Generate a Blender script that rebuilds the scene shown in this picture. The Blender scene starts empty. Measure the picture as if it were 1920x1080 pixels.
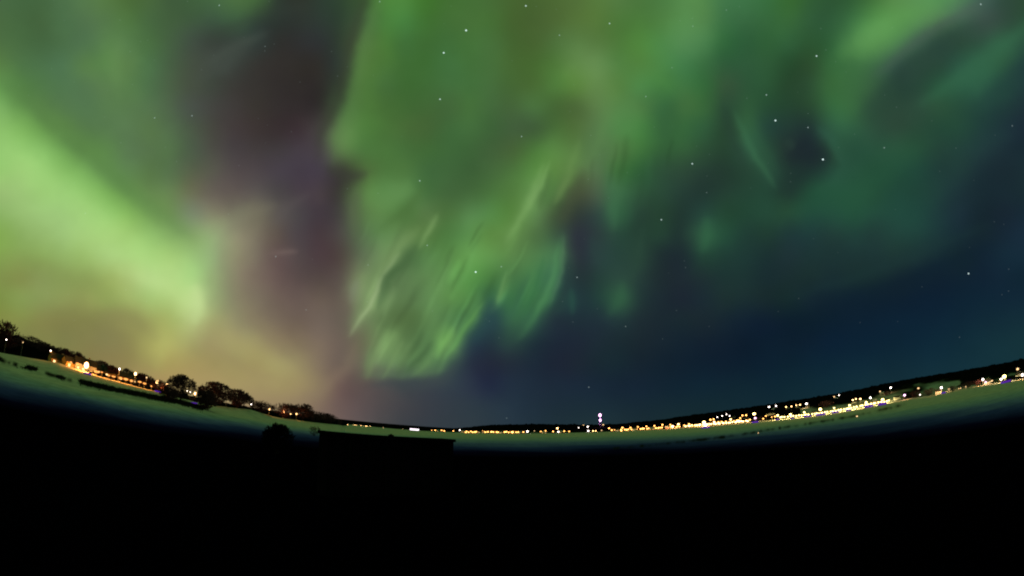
import bpy, bmesh, math, random
import numpy as np
from mathutils import Vector, Matrix, noise as mnoise

sc = bpy.context.scene
COL = sc.collection
random.seed(7)
rng = np.random.default_rng(11)

# ---------------------------------------------------------------- camera (fisheye lens), world, exposure
H_CAM = 7.0
PITCH, ROLL, FPX = math.radians(18.6), math.radians(1.5), 820.0      # px per radian on a 1920 px wide frame
cp, sp_ = math.cos(PITCH), math.sin(PITCH)
cr, sr = math.cos(ROLL), math.sin(ROLL)
R0, U0, F0 = np.array([1, 0, 0.]), np.array([0, -sp_, cp]), np.array([0, cp, sp_])
cam_d = bpy.data.cameras.new('camera')
cam = bpy.data.objects.new('camera', cam_d); COL.objects.link(cam)
right, up = cr * R0 + sr * U0, -sr * R0 + cr * U0
M = Matrix(((right[0], up[0], -F0[0], 0), (right[1], up[1], -F0[1], 0), (right[2], up[2], -F0[2], H_CAM), (0, 0, 0, 1)))
cam.matrix_world = M
cam_d.type = 'PANO'
cc = getattr(cam_d, 'cycles', cam_d)
cc.panorama_type = 'FISHEYE_LENS_POLYNOMIAL'
cc.fisheye_fov = math.radians(300)
cc.fisheye_polynomial_k0 = 0.0
cc.fisheye_polynomial_k1 = -1.0 / (FPX / 1920 * 36.0)
cc.fisheye_polynomial_k2 = cc.fisheye_polynomial_k3 = cc.fisheye_polynomial_k4 = 0.0
cam_d.sensor_width = 36.0; cam_d.sensor_height = 20.25
cam_d.sensor_fit = 'HORIZONTAL'
cam_d.clip_start = 0.05; cam_d.clip_end = 100000.0
sc.camera = cam
world = bpy.data.worlds.new('World'); sc.world = world; world.use_nodes = True
world.node_tree.nodes['Background'].inputs['Color'].default_value = (0.01, 0.025, 0.02, 1)
world.node_tree.nodes['Background'].inputs['Strength'].default_value = 0.3
sc.view_settings.view_transform = 'Standard'; sc.view_settings.look = 'None'
sc.view_settings.exposure = 0.0; sc.view_settings.gamma = 1.0
sc.render.engine = 'CYCLES'
sc.cycles.filter_width = 2.1
sc.cycles.use_denoising = True
sc.cycles.sample_clamp_indirect = 3.0
sc.cycles.max_bounces = 4

def ray(px, py):
    """direction seen at a place measured on the photograph"""
    x, y = (px - 960) / FPX, -(py - 540) / FPX
    x, y = cr * x - sr * y, sr * x + cr * y
    R = math.hypot(x, y) + 1e-9; k = math.sin(R) / R
    d = x * k * R0 + y * k * U0 + math.cos(R) * F0
    return d
def azel(px, py):
    d = ray(px, py)
    return math.atan2(d[0], d[1]), math.asin(d[2])
def at(az, r, z): return Vector((float(r * math.sin(az)), float(r * math.cos(az)), float(z)))
def lin(c): return c / 12.92 if c <= 0.04045 else ((c + 0.055) / 1.055) ** 2.4
def hexlin(h): return np.array([lin(int(h[i:i + 2], 16) / 255) for i in (0, 2, 4)])

# ---------------------------------------------------------------- helpers
def tag(o, label=None, cat=None, group=None, kind=None):
    if label: o['label'] = label
    if cat: o['category'] = cat
    if group: o['group'] = group
    if kind: o['kind'] = kind
    return o
def link(name, me, mat=None, parent=None):
    o = bpy.data.objects.new(name, me); COL.objects.link(o)
    if mat: me.materials.append(mat)
    if parent: o.parent = parent
    return o
def empty(name, loc, rz=0.0):
    o = bpy.data.objects.new(name, None); COL.objects.link(o)
    o.empty_display_size = 0.5; o.location = loc; o.rotation_euler = (0, 0, rz)
    return o
def copy_tree(o, parent=None):
    c = o.copy(); COL.objects.link(c)
    if parent: c.parent = parent
    for ch in list(o.children): copy_tree(ch, c)
    return c
class MB:
    def __init__(s): s.v = []; s.f = []
    def box(s, x0, x1, y0, y1, z0, z1):
        b = len(s.v); s.v += [(x, y, z) for z in (z0, z1) for (x, y) in ((x0, y0), (x1, y0), (x1, y1), (x0, y1))]
        s.f += [tuple(b + i for i in q) for q in ((3, 2, 1, 0), (4, 5, 6, 7), (0, 1, 5, 4), (1, 2, 6, 5), (2, 3, 7, 6), (3, 0, 4, 7))]
        return s
    def tube(s, p, q, r0, r1, n=8):
        p, q = Vector(p), Vector(q); r0, r1 = float(r0), float(r1); d = (q - p).normalized()
        a = d.orthogonal().normalized(); c = d.cross(a); b = len(s.v)
        for (o, r) in ((p, r0), (q, r1)):
            for i in range(n):
                t = 2 * math.pi * i / n; s.v.append(tuple(o + r * (a * math.cos(t) + c * math.sin(t))))
        for i in range(n):
            j = (i + 1) % n; s.f.append((b + i, b + j, b + n + j, b + n + i))
        s.f.append(tuple(b + i for i in range(n))[::-1]); s.f.append(tuple(b + n + i for i in range(n)))
        return s
    def poly(s, vs, fs):
        b = len(s.v); s.v += [tuple(v) for v in vs]; s.f += [tuple(b + i for i in f) for f in fs]; return s
    def mesh(s, name):
        me = bpy.data.meshes.new(name); me.from_pydata(s.v, [], s.f); me.update(); return me
    def build(s, name, mat, parent=None): return link(name, s.mesh(name), mat, parent)
def ball(name, r, mat, parent, loc=(0, 0, 0), sub=2, sz=1.0):
    bm = bmesh.new(); bmesh.ops.create_icosphere(bm, subdivisions=sub, radius=r)
    for v in bm.verts: v.co.z *= sz
    me = bpy.data.meshes.new(name); bm.to_mesh(me); bm.free()
    for p in me.polygons: p.use_smooth = True
    o = link(name, me, mat, parent); o.location = loc
    return o

# ---------------------------------------------------------------- materials
def mat_noise(name, c1, c2, scale=1.0, rough=0.9, bump=0.0, spec=0.1):
    m = bpy.data.materials.new(name); m.use_nodes = True; nt = m.node_tree; N = nt.nodes
    b = N['Principled BSDF']; b.inputs['Roughness'].default_value = rough
    b.inputs['Specular IOR Level'].default_value = spec
    tc = N.new('ShaderNodeTexCoord'); no = N.new('ShaderNodeTexNoise'); no.inputs['Scale'].default_value = scale
    no.inputs['Detail'].default_value = 6
    rp = N.new('ShaderNodeValToRGB'); rp.color_ramp.elements[0].position = 0.35; rp.color_ramp.elements[1].position = 0.65
    rp.color_ramp.elements[0].color = (*c1, 1); rp.color_ramp.elements[1].color = (*c2, 1)
    L = nt.links; L.new(tc.outputs['Object'], no.inputs['Vector']); L.new(no.outputs['Fac'], rp.inputs['Fac'])
    L.new(rp.outputs['Color'], b.inputs['Base Color'])
    if bump:
        bu = N.new('ShaderNodeBump'); bu.inputs['Strength'].default_value = bump
        L.new(no.outputs['Fac'], bu.inputs['Height']); L.new(bu.outputs['Normal'], b.inputs['Normal'])
    return m
def mat_emit(name, c, s):
    m = bpy.data.materials.new(name); m.use_nodes = True; nt = m.node_tree
    nt.nodes.remove(nt.nodes['Principled BSDF'])
    e = nt.nodes.new('ShaderNodeEmission'); e.inputs['Color'].default_value = (*c, 1); e.inputs['Strength'].default_value = s
    nt.links.new(e.outputs[0], nt.nodes['Material Output'].inputs['Surface'])
    return m
MT = {
 'bark': mat_noise('bark', (0.035, 0.022, 0.02), (0.07, 0.045, 0.04), 3, bump=0.4, spec=0),
 'twig': mat_noise('twigs', (0.07, 0.03, 0.045), (0.15, 0.065, 0.085), 1.5, spec=0),
 'near': mat_noise('black_twigs', (0.004, 0.003, 0.005), (0.012, 0.008, 0.012), 2, spec=0),
 'scrub': mat_noise('dry_scrub', (0.015, 0.015, 0.012), (0.05, 0.04, 0.03), 2, spec=0),
 'pole': mat_noise('galvanised_steel', (0.12, 0.12, 0.12), (0.2, 0.2, 0.2), 5, rough=0.5, spec=0.4),
 'red': mat_noise('red_boards', (0.22, 0.035, 0.025), (0.3, 0.05, 0.035), 2),
 'ochre': mat_noise('ochre_boards', (0.45, 0.27, 0.09), (0.55, 0.34, 0.12), 2),
 'white': mat_noise('white_boards', (0.62, 0.6, 0.56), (0.74, 0.72, 0.68), 2),
 'grey': mat_noise('grey_boards', (0.16, 0.17, 0.18), (0.24, 0.25, 0.26), 2),
 'roof': mat_noise('dark_roofing', (0.03, 0.03, 0.032), (0.06, 0.055, 0.05), 3),
 'snowroof': mat_noise('snowy_roofing', (0.3, 0.3, 0.32), (0.75, 0.75, 0.78), 0.6),
 'shed': mat_noise('tarred_boards', (0.004, 0.0025, 0.006), (0.009, 0.006, 0.011), 3, spec=0),
 'shedtrim': mat_noise('weathered_battens', (0.006, 0.004, 0.006), (0.011, 0.008, 0.010), 4, spec=0),
 'concrete': mat_noise('concrete', (0.2, 0.2, 0.19), (0.32, 0.31, 0.29), 1),
 'win': mat_emit('lit_window_glass', (1.0, 0.62, 0.25), 2.5),
 'winoff': mat_noise('dark_window_glass', (0.01, 0.012, 0.015), (0.02, 0.022, 0.025), 1, rough=0.5, spec=0.05),
 'amber': mat_emit('sodium_light', (1.0, 0.43, 0.10), 8),
 'warm': mat_emit('warm_light', (1.0, 0.55, 0.20), 11),
 'white_l': mat_emit('white_light', (1.0, 0.84, 0.74), 9),
 'dim': mat_emit('dim_light', (1.0, 0.62, 0.28), 2.2),
 'violet': mat_emit('violet_white_light', (1.0, 0.55, 0.92), 4),
 'fringe_glow': mat_emit('violet_fringe_glow', (.16, .03, .62), .55),  # glow of the added lens-fringing bars
 'orange': mat_emit('added_orange_glow', (1.0, .36, .08), 1.8),
 'hall': mat_emit('hall_light', (1.0, .86, .95), 2.2),
 'lime': mat_emit('yellow_green_light', (1.0, 0.74, 0.24), 9),
}

# ---------------------------------------------------------------- the sky: aurora dome with stars
GRID = """
4a6b42 47673f 537949 4b6b38 42603c 46693f 37542f 2e332b 2f4a33 4f8640 3f7430 45703a 43602e 4c6a35 5a7a38 49743a 568c4c 41794a 33663a 30582f 2f5a35 5a8e4e 4f8a55 3a6550 2d5038
4a6e40 44643c 4c7348 578048 466a3e 3f4c40 2e3a33 2d2f2a 2d3c2e 457035 3f6e38 3f6b37 44662f 4c7a3c 5f8a4c 50843e 4e8c50 2f6038 2d5a35 2b4a2c 478a48 50834a 2c4a3c 2c4f38 2c4438
659c4e 4c7a3e 537449 5f854e 4b6742 434a3c 38352f 302d29 375236 3f6e32 3c6833 43703a 436430 4a733c 638f52 4f8a46 437a40 2e5535 2b5035 2a4a30 38683a 2a4838 285040 2e6043 203a38
88c066 6aa84e 5a8048 587c4d 58774a 4a5844 403a37 36302e 5f8850 4a7838 3f6835 42703a 3e6038 4e7a3c 55784a 4a8048 336038 2c4e34 264a32 223a30 2c5a40 2c4a38 264a38 22403c 1e3038
93c46c 94c86e 80b858 5f8a4c 577848 5a5f4a 55484a 443a42 3c3c38 588545 4a783f 42693c 557f40 5a8c44 4a6244 386b38 2c4f35 243c30 24462f 243c30 25523a 22503a 224038 1d3034 1e3438
8cb860 9ac472 9ecb76 8fbf60 70985a 7a7e60 6a6650 4c4648 42383c 557a44 5c8648 558a4a 568842 4a5838 2f4a3a 24442f 203630 243f35 234a36 265238 224538 214a3c 1c3838 182a36 182e3c
84a850 8caa5a 96b462 a4cc74 aad074 94b070 7c7060 54484a 4e4444 6f9058 5c8048 62a050 5f8f4c 437a45 283c3a 2a4438 1f3032 1e3a34 1e3a32 1c3434 1d3634 1c3434 142832 132635 122434
7a9048 8a9c58 8f9e54 a6b868 b0cc78 9ca870 80705f 6f6254 665c50 6f8c58 56784a 528a44 3a7248 1f3a3a 28463c 20303a 1c2c34 1e2c34 1a2a34 152632 10222f 0e2030 0d2032 0e2233 112838
7d8444 86884c 86864c 8a864e a8ac60 a8a468 a39c66 847660 70645a 5e6a4e 5a704c 2e3c40 22303a 1e2834 1a2632 1a2834 162630 101f30 0e1e2e 0c1f30 0a2034 0b2436 0d2838 12303a 15343a
857a4c 857a4c 8a7e50 9a8a5a a8985c a4965c a09560 9c8c60 66504f 574c4a 3c3e46 2c3a46 223243 1a2838 152638 122432 102434 0f2632 0e2634 0f2b38 112e3a 14303a 14323c 14323c 14323c
957a5c 957a5c 957a5c 9a8060 a0866a a0866a 9c7a66 8c7462 6e5c58 444648 343c44 303c42 243440 1e3038 203438 1a2c34 182e30 152c32 152c32 152c32 152c32 152c32 152c32 152c32 152c32
"""
G = np.array([[[int(h[i:i + 2], 16) for i in (0, 2, 4)] for h in row.split()] for row in GRID.strip().splitlines()], float)
# filaments and gaps too fine for the broad map: points, half width, colour, opacity
STROKES = [
 ([(690, -30), (668, 60), (650, 130), (638, 190), (606, 240), (590, 300)], 11, '302e2b', .55),
 ([(720, -30), (690, 60), (672, 150), (655, 215), (632, 256), (626, 300)], 11, '5a8845', .5),
 ([(610, 310), (650, 332), (690, 322)], 9, '3a3c34', .7), ([(668, 345), (660, 400), (668, 450)], 8, '5c6c4c', .5),
 ([(700, 380), (735, 378), (775, 340)], 14, '659552', .5), ([(800, 340), (760, 400), (700, 440)], 8, '4a6e38', .45),
 ([(822, 400), (803, 435), (782, 468)], 4.5, '82a866', .55),
 ([(790, 425), (745, 465), (715, 515), (698, 565), (660, 622)], 11, '88a868', .6),
 ([(745, 475), (712, 530), (694, 575), (654, 630)], 4, 'a6be88', .6),
 ([(780, 462), (752, 495), (728, 520), (714, 570)], 7, '43633b', .75), ([(725, 520), (708, 585)], 3.5, '56744a', .6),
 ([(742, 535), (718, 595)], 5, '7c9c66', .45), ([(672, 520), (655, 570)], 5, '7c866c', .5), ([(650, 540), (640, 620)], 9, '665a50', .4),
 ([(1018, 305), (1000, 362), (978, 402), (945, 455)], 6, '7aa85f', .65), ([(1032, 320), (1008, 392)], 5, '47683a', .45), ([(1062, 330), (1035, 385)], 5, '6c8a50', .4),
 ([(1100, 315), (1070, 370), (1050, 420)], 9, '46503a', .5),
 ([(1052, 440), (1044, 500), (1028, 550), (998, 600), (970, 640)], 7, '4c8c52', .55), ([(1056, 440), (1052, 510), (1030, 570)], 3.5, '629265', .35),
 ([(1066, 470), (1058, 540), (1030, 600)], 7, '243438', .5),
 ([(968, 480), (948, 535), (918, 590)], 5.5, '66a058', .5), ([(990, 510), (970, 560), (950, 610)], 6, '356048', .45), ([(930, 560), (905, 620), (885, 650)], 9, '26444a', .6),
 ([(905, 545), (885, 595), (850, 645)], 8, '5c984e', .5), ([(852, 615), (832, 640), (812, 672)], 9, '7ab65e', .7), ([(850, 640), (815, 700)], 7, '68985a', .4),
 ([(742, 620), (728, 650), (712, 690)], 13, '7a9c5e', .5), ([(808, 640), (785, 672), (760, 702)], 4.5, '41603b', .65), ([(790, 610), (770, 670)], 5, '4c7042', .4),
 ([(700, 650), (684, 705)], 6, '6c8c58', .45), ([(770, 640), (745, 700)], 5, '6c8e58', .4),
 ([(675, 706), (720, 711), (780, 703), (838, 690)], 6, '5f8656', .35), ([(716, 640), (694, 700), (684, 716)], 5, '7a9a60', .4), ([(756, 640), (728, 702), (716, 716)], 3.5, '7c9f62', .4), ([(815, 655), (782, 700), (768, 712)], 4, '6a9458', .45), ([(906, 565), (872, 616), (832, 672)], 3.5, '6cac5a', .5), ([(848, 470), (826, 530), (790, 590)], 4, '6ea05c', .3), ([(905, 430), (880, 500), (842, 570)], 4, '6aa85a', .3), ([(872, 560), (846, 604), (826, 640)], 3.5, '47753f', .35), ([(1030, 300), (1012, 350), (985, 398)], 3.5, '84b068', .4), ([(1046, 455), (1034, 520), (1006, 588)], 4, '5c9a60', .28), ([(1020, 480), (1004, 540), (978, 600)], 3.5, '356c42', .4), ([(952, 505), (930, 568)], 3, '78ac64', .4), ([(1140, 200), (1128, 260), (1100, 320)], 8, '5f8a4c', .3), ([(1090, 260), (1070, 320), (1040, 380)], 6, '6a924e', .4), ([(1175, 180), (1180, 260)], 12, '548b4c', .3), ([(1250, 200), (1275, 260)], 10, '346238', .4), ([(860, 680), (830, 712), (770, 722), (690, 728)], 9, '3a4248', .6),
 ([(1374, 208), (1396, 258), (1416, 298), (1456, 352)], 5.5, '407b52', .48), ([(1392, 225), (1430, 290), (1462, 330)], 10, '2f5f40', .35), ([(1352, 190), (1374, 262), (1400, 330)], 9, '263e33', .5),
 ([(1470, 300), (1515, 280), (1562, 298)], 21, '1d2a2f', .8), ([(1510, 300), (1490, 340), (1478, 375)], 13, '1f3330', .5), ([(1470, 262), (1490, 280)], 8, '2c463a', .4), ([(1568, 250), (1588, 290), (1570, 335), (1530, 365)], 9, '2a5a42', .4), ([(1535, 235), (1562, 262), (1580, 305)], 8, '30624a', .5),
 ([(1142, 320), (1152, 370), (1150, 440)], 9, '40744c', .45), ([(1325, 405), (1328, 440), (1318, 475)], 8, '336a46', .5),
 ([(1170, 520), (1158, 560), (1140, 590)], 9, '346444', .45), ([(1066, 540), (1072, 590)], 5, '2b5c48', .4),
 ([(1210, 425), (1192, 500), (1175, 540)], 8, '2b4a3a', .4), ([(1110, 440), (1120, 500)], 6, '2a403e', .4),
 ([(1570, 110), (1640, 62), (1720, 20), (1800, -20)], 20, '5a984e', .6), ([(1600, 80), (1690, 30)], 14, '66a45a', .35), ([(1600, 100), (1590, 200)], 16, '3a6c3e', .5),
 ([(1640, 140), (1712, 80), (1790, 35), (1870, -10)], 8, '4c5f56', .55), ([(1620, 215), (1700, 130), (1800, 62), (1860, 40)], 17, '284438', .7),
 ([(1720, 200), (1800, 148), (1880, 88), (1960, 20)], 13, '346a4a', .6), ([(1840, 190), (1940, 110)], 15, '1f383a', .5),
 ([(1480, 560), (1600, 522), (1740, 462), (1860, 420)], 9, '1c3636', .45), ([(1560, 575), (1700, 525), (1860, 460)], 12, '0e2030', .5),
 ([(1480, 400), (1600, 370), (1700, 300)], 16, '25553c', .4), ([(1780, 290), (1900, 250)], 12, '22403e', .35), ([(1760, 400), (1860, 330), (1930, 320)], 18, '17282f', .4),
 ([(505, 475), (560, 470)], 4, '75645e', .5), ([(385, 500), (412, 560), (440, 625)], 20, '92a06a', .3), ([(428, 440), (424, 500), (436, 560), (470, 640)], 15, '8a8f6c', .42), ([(400, 585), (430, 640), (470, 680)], 14, 'a0a068', .3), ([(400, 470), (425, 425), (470, 385)], 12, '84906a', .3), ([(430, 520), (470, 600), (560, 680)], 12, '84765e', .3), ([(60, 20), (150, 60), (230, 200)], 14, '4a7044', .25), ([(230, 60), (215, 130), (222, 190)], 9, '668f54', .3), ([(-30, 250), (80, 330), (180, 405), (290, 490), (372, 585)], 20, 'a8d67c', .38),
 ([(-30, 120), (60, 195), (150, 280), (250, 365), (350, 440)], 14, '557c46', .5), ([(-20, 480), (80, 500), (180, 540), (260, 600)], 16, '80904c', .4),
 ([(-30, 590), (60, 620), (150, 650)], 14, '82844a', .35), ([(190, 590), (250, 600), (300, 640)], 14, '847e50', .45), ([(300, 585), (310, 640), (290, 690)], 12, 'b4b866', .35),
 ([(400, 610), (450, 655), (540, 690)], 12, 'aaa266', .3), ([(400, 650), (470, 700), (560, 720)], 7, '9c8c60', .3), ([(540, 560), (600, 590), (590, 640)], 20, '6a5c54', .35),
 ([(510, 420), (540, 380), (580, 360)], 8, '5c5654', .35), ([(360, 150), (420, 130), (480, 70)], 9, '444c44', .4), ([(60, 190), (140, 262), (240, 350)], 9, '5a8644', .35),
 ([(220, 505), (300, 530), (360, 580)], 10, 'bcdc8a', .35), ([(362, 530), (370, 575), (366, 610)], 11, 'cce698', .5),
 ([(420, 440), (470, 400), (520, 380)], 10, '807c66', .35), ([(560, 745), (600, 735), (650, 690), (670, 640)], 9, '8c7a62', .35),
 ([(380, 130), (450, 85), (500, 60)], 8, '4a544a', .45), ([(400, 70), (470, 35)], 8, '39483a', .4), ([(500, 30), (600, 5)], 10, '364038', .3),
]
_fr = random.Random(5)
FIL = []                                                         # faint parallel filaments: relative brightness only
for (x0, x1, y0, y1, n, dx, dy) in ((690, 1040, 400, 640, 75, -.5, 1), (640, 800, 560, 700, 14, -.45, 1), (1100, 1330, 240, 520, 16, -.15, 1)):
    for i in range(n):
        x, y = _fr.uniform(x0, x1), _fr.uniform(y0, y1); L = _fr.uniform(50, 150); c = _fr.uniform(-.08, .08); k = L / math.hypot(dx, dy)
        FIL.append(([(x, y), (x + dx * k * .5 + c * 60, y + dy * k * .5), (x + dx * k, y + dy * k)], _fr.uniform(2.2, 6), _fr.uniform(-.11, .14)))
FINE_C = """
2e3f33 2f4430 38552f 4a8238 4f8a3e 40762c 447233 447035 456c35 46652f 46622f 4b6832 527038 55793a 527a40 48743a 4c7f42 568c4c 548a4a 42794a 3f7848 38703e 37692f 305c35 2c5433
2e3a33 2d4030 40603a 48803a 47843f 3f7030 437035 467036 457034 45632e 45602f 4c6833 547438 557838 4b7838 487838 4d8040 57904f 54894c 3c7344 35663e 34663a 386a38 2f5a38 2e5a38
2e3233 2d3b2e 4c6a3c 4a7b35 3f7038 3e6c32 406f38 427036 46703a 44652f 46632f 4c703a 567c42 557a3e 4c7a38 50883c 4c8846 528a50 4e8850 2f6638 2c5c38 2f5f35 30603a 2b5430 2f6038
302d29 2c3a35 4d7536 4a7836 3e6b33 3c6a30 40703c 427038 46713a 44652f 45692f 4c7636 5f8848 658e50 4f8040 50823c 4c8846 43804a 3a7040 2d5a38 2d5838 2d5835 254a2c 2b4a2c 34683a
2e2b29 304030 4c7836 45703a 3c6830 3e6a34 42703c 42703a 446c3a 436632 486a32 50803c 5b883c 648c4c 55823f 4c8848 45803f 3f7842 326838 365238 2d5638 2a5434 26452c 2d5034 386a38
2c2928 43643c 4f7d3a 446c33 3f6832 406634 426638 447038 42683a 446438 4c7840 436432 4a6636 5c8048 588a4a 4a7840 34663c 42703c 386838 2a4a35 2f5a38 264a32 254630 2a4c30 366c3e
4a4844 658c50 4f7f3c 4a7638 486c36 446434 3e6838 44703c 3c6236 405c3a 3c5636 466c36 507038 547848 4f8848 44803f 336038 346538 2f5c3a 27452f 34643e 224038 233c34 203432 2f5f42
4a4548 5d8048 4a763c 4a763a 446e38 3f6834 3e6838 3c6336 406038 466236 4a7838 5a8a44 557c40 507448 4f7a42 40753a 325f36 346038 2b4c34 264430 2f5a42 254434 22302e 1e2c2f 24402f
443c48 363430 4d6a38 4a743a 4c763c 3f683a 40683a 3c6036 44683a 4c763c 568a40 5a8640 5a8044 55734c 3c7038 2c5a34 2d4e38 2c4836 253c32 223a2f 254433 264838 203830 1e3530 24483a
483e42 383632 5c8846 5c8c4c 5a8a4c 44703c 42663a 446a3a 4a763c 4e783a 5c8c48 4e7c40 454f36 4c6048 3f7048 2c5036 2a4a38 243c34 213630 243f33 234434 224434 20382f 225038 24543c
423840 42403e 5c8048 5c8648 4c783c 5a7c48 4a703a 5a8c50 568c48 528038 608c50 3f5236 2f3a34 2f4440 30603f 264034 24402f 203630 24443a 234632 224634 244a38 264c34 20483a 224c3c
46383c 4e4a46 56744a 5f8a50 5c8048 4a7036 4d7c40 5a904c 5c8a40 5f8a48 4d7040 3c5a40 2c303c 2c3c3c 28483a 223c30 254434 1f3230 2f5a40 25503a 1f3c34 1f3c30 1e3838 1e3a3a 203a36
4c3c40 4c403c 5c6c50 6c9058 44663c 548048 5a8c48 66a050 629a4e 5a8648 50804a 487a4e 2a303a 2a4240 26423a 284438 1e2e30 1d2a32 224436 1f3c34 1d3834 1a3030 1e3236 1c3434 1c3434
544844 584e48 7a9060 506c46 5a7a4c 5f884f 5c8e4c 589848 4a8040 437244 46804a 2f5a4a 223034 243e38 2c4a3e 243a36 1e2c30 1e2a32 1d2e30 1c3432 1c3432 182c30 1a2e30 1a302f 182c30
6a5c50 62584e 7f9c66 5c7c4c 5c7c4c 5e8850 5a8a48 558c48 2f5c46 3c7846 3c7444 264a40 20343a 22403a 305c40 203434 1c2a32 1c2632 1a2a32 1c302f 1a2e30 182a2c 162c2c 142630 10222e
74665a 645c50 6c8058 5a7648 4e6a3c 567c48 588850 3f6e46 26404a 3a6c46 2e5444 22303a 1e2e36 20303a 22383a 1e2c32 1a2830 1a2a30 1a282f 162630 102030 0e1e30 0c1e2c 0c1f2c 0c1f2e
7c6c5c 6e6056 6a6850 6c9058 587848 4c7044 6aa058 284048 22343f 2c4a40 1e3038 1c2836 1c2634 1c2a34 1a2a30 1a2830 182630 142430 12202e 101f2e 0c1c2c 0c1e2e 0c1e2e 0c1f30 0b2034
80705c 6a5c54 6a6854 68885a 56784a 5a8450 3a5448 263040 222838 222c38 1c2a38 1c2434 1c2632 182830 162830 16242f 12222f 10202e 0e1f2e 0e1e2e 0c1e2e 0c2030 0c2230 0c2434 0c2434
8a7a5c 6a5450 5c504c 585450 404848 3a4248 303c46 2c3646 202840 202e3e 1e2c3c 1c2a3a 1a2838 182838 162636 142434 122432 102432 0f2432 0f2432 0f2632 0e2634 0e2834 0f2a36 0f2b38
"""
FINE_R = """
2f5c34 3f7038 5a8e4c 588f55 4f8a58 4f7f55 3a5c50 2f4a3c 2d4a35
3a7040 4f9048 56964a 5c9658 5a8a56 4a7058 40504a 30483c 2a4a35
478048 50884a 4e8650 3f6450 2c4840 2c4838 2c4c3c 2f5c40 2a4f3c
3c7040 3c6c44 34504a 294438 274437 285040 2f6346 30603f 203c3a
38683c 38603f 264438 264436 255038 2b5c44 2e6045 25503c 1f383a
386a3e 2c4c38 2b4838 2c4a3a 2b5038 254a38 21423a 1f3a38 1d3036
305f42 2c4f3c 2c4838 294a38 244a38 234838 203f3a 1e343a 1c2c38
26503c 28523c 28523a 265038 244438 213f38 20393a 1c2e36 182a32
26523c 234f38 214a36 20483a 1f3c38 203c38 1c3036 1a2a32 1c3036
24523a 224c36 20483a 1f4438 20403a 1e363a 182a32 182a32 1a2e34
22503a 21483a 20483c 1f463c 1d3a3a 1c303a 15262e 182632 172a36
1f3f38 1f3a36 20423a 1e403a 1b3638 162a34 15262e 162836 182c3c
1c3434 1d3636 1e3834 1c3434 182e34 14282e 122432 142a38 142a38
182e2e 182e2e 172a30 12242f 10212f 102230 102232 122636 102634
0f2230 0e202e 0e2030 0d2032 0d2032 0d2232 0e2434 102636 112838
"""
FINE_L = """
4a6c44 456840 456840 4c7048 557a4a 557a42 4c6e38 48683c 405c3c 40603c 466a42 4c7040 44683a 2e3a30 2e332a
4a6c40 46693f 44643c 4a6e48 52744c 557a4a 507840 46683f 425f3c 3e583c 3c5540 3e6040 2f3c34 2c3530 2e3530
4d7042 486c40 456840 4a6e46 507450 5a844c 557c4a 4a7040 445f40 3e4c40 384038 343f38 2e3a36 302f2c 2f3030
5a8245 4c7245 4a7048 4e7550 5a8248 5c8a4a 5a7f48 4c7448 465f42 444f40 404840 38403a 34332f 322f2c 302d29
669e50 528042 4e7646 4e744c 54784e 608550 58804a 4c7048 4a6044 464f40 3e463c 3a3834 35322f 322e2c 302c2a
7cb060 62954a 567f45 52764a 547a50 5a804e 587c4c 54744c 4e6448 485048 444440 403c3a 38342f 342f2e 322c2c
8cc268 80b85c 6aa04c 5a8442 54784a 587c4e 5a7c50 587848 54704c 4a5844 484840 443c3c 3c3432 382f30 3c3034
90c66c 8cc468 84bc62 70a852 5e8c46 5a8548 58784f 56744a 547448 4c5c48 4c4c44 443e40 403a3a 3f3a3c 443c44
94c66c 98c870 90c86c 88c462 78b058 62904c 5e8450 587846 54704a 566048 58584c 504848 4c4446 463f48 423a44
98bc70 9cc674 98c870 94ca70 8ac464 7ab354 68984a 64864c 668450 6a6c50 645c54 5e5450 585250 4a4646 463c44
8cb464 98bf70 9ec878 a0cc7a 9ccb74 90c868 86bc5a 74a052 6c8c50 78866c 807e64 6c6658 706c58 5a5450 484446
84ac50 8cb060 94b86a a0c878 a4cc78 a6cf76 9fca6c 90c068 7fa85e 80a060 96b078 928e70 7a7260 5c5048 4c4448
86a850 8aaa58 8cac5a 92b464 9cbf68 aed480 b0d880 a8d478 a0c870 98c074 94b078 908c6c 7a7060 604e4c 504646
80904a 848c4a 889858 8ca25a 92a85c a2b864 aabf70 b8d888 bcdc88 a8d880 94b074 8a8068 78685c 665450 584a48
7c9044 88a054 8a9c58 909c58 969e58 a0b460 aac06c a4c470 b0cc78 c4e090 98b074 847862 786c5c 6e5e54 665650
8a9444 869048 86844a 84824a 86864c 8a8850 9c9e58 a8b062 a8b866 b4c47c a8a86c 9c9068 84785f 766858 6e5e52
80883f 7f7e48 84844a 80804c 84804c 848050 8c8650 a8a85c b0b064 a8a868 a09464 a89c68 a49c68 90805f 7f7058
857f48 857f48 857f48 857f48 857a48 8a7c4c 90844f a09858 a89a58 a8985c a0925c 9c905c a4965f a8a068 988c62
857a4c 857a4c 857a4c 857a4c 857a4c 8a7c4e a08858 a88a5a ac925e a8925e a89460 a4945f a49462 a0925f 9c8c5f
"""
_nz = [rng.standard_normal((256, 256)) for _ in range(4)]
def vnoise(x, y, k=0):
    """smooth value noise, about -1..1"""
    t = _nz[k]; xi, yi = np.floor(x).astype(int), np.floor(y).astype(int); fx, fy = x - xi, y - yi
    fx, fy = fx * fx * (3 - 2 * fx), fy * fy * (3 - 2 * fy); g = lambda a, b: t[a % 256, b % 256]
    return ((g(xi, yi) * (1 - fx) + g(xi + 1, yi) * fx) * (1 - fy) + (g(xi, yi + 1) * (1 - fx) + g(xi + 1, yi + 1) * fx) * fy) * .6
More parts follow.
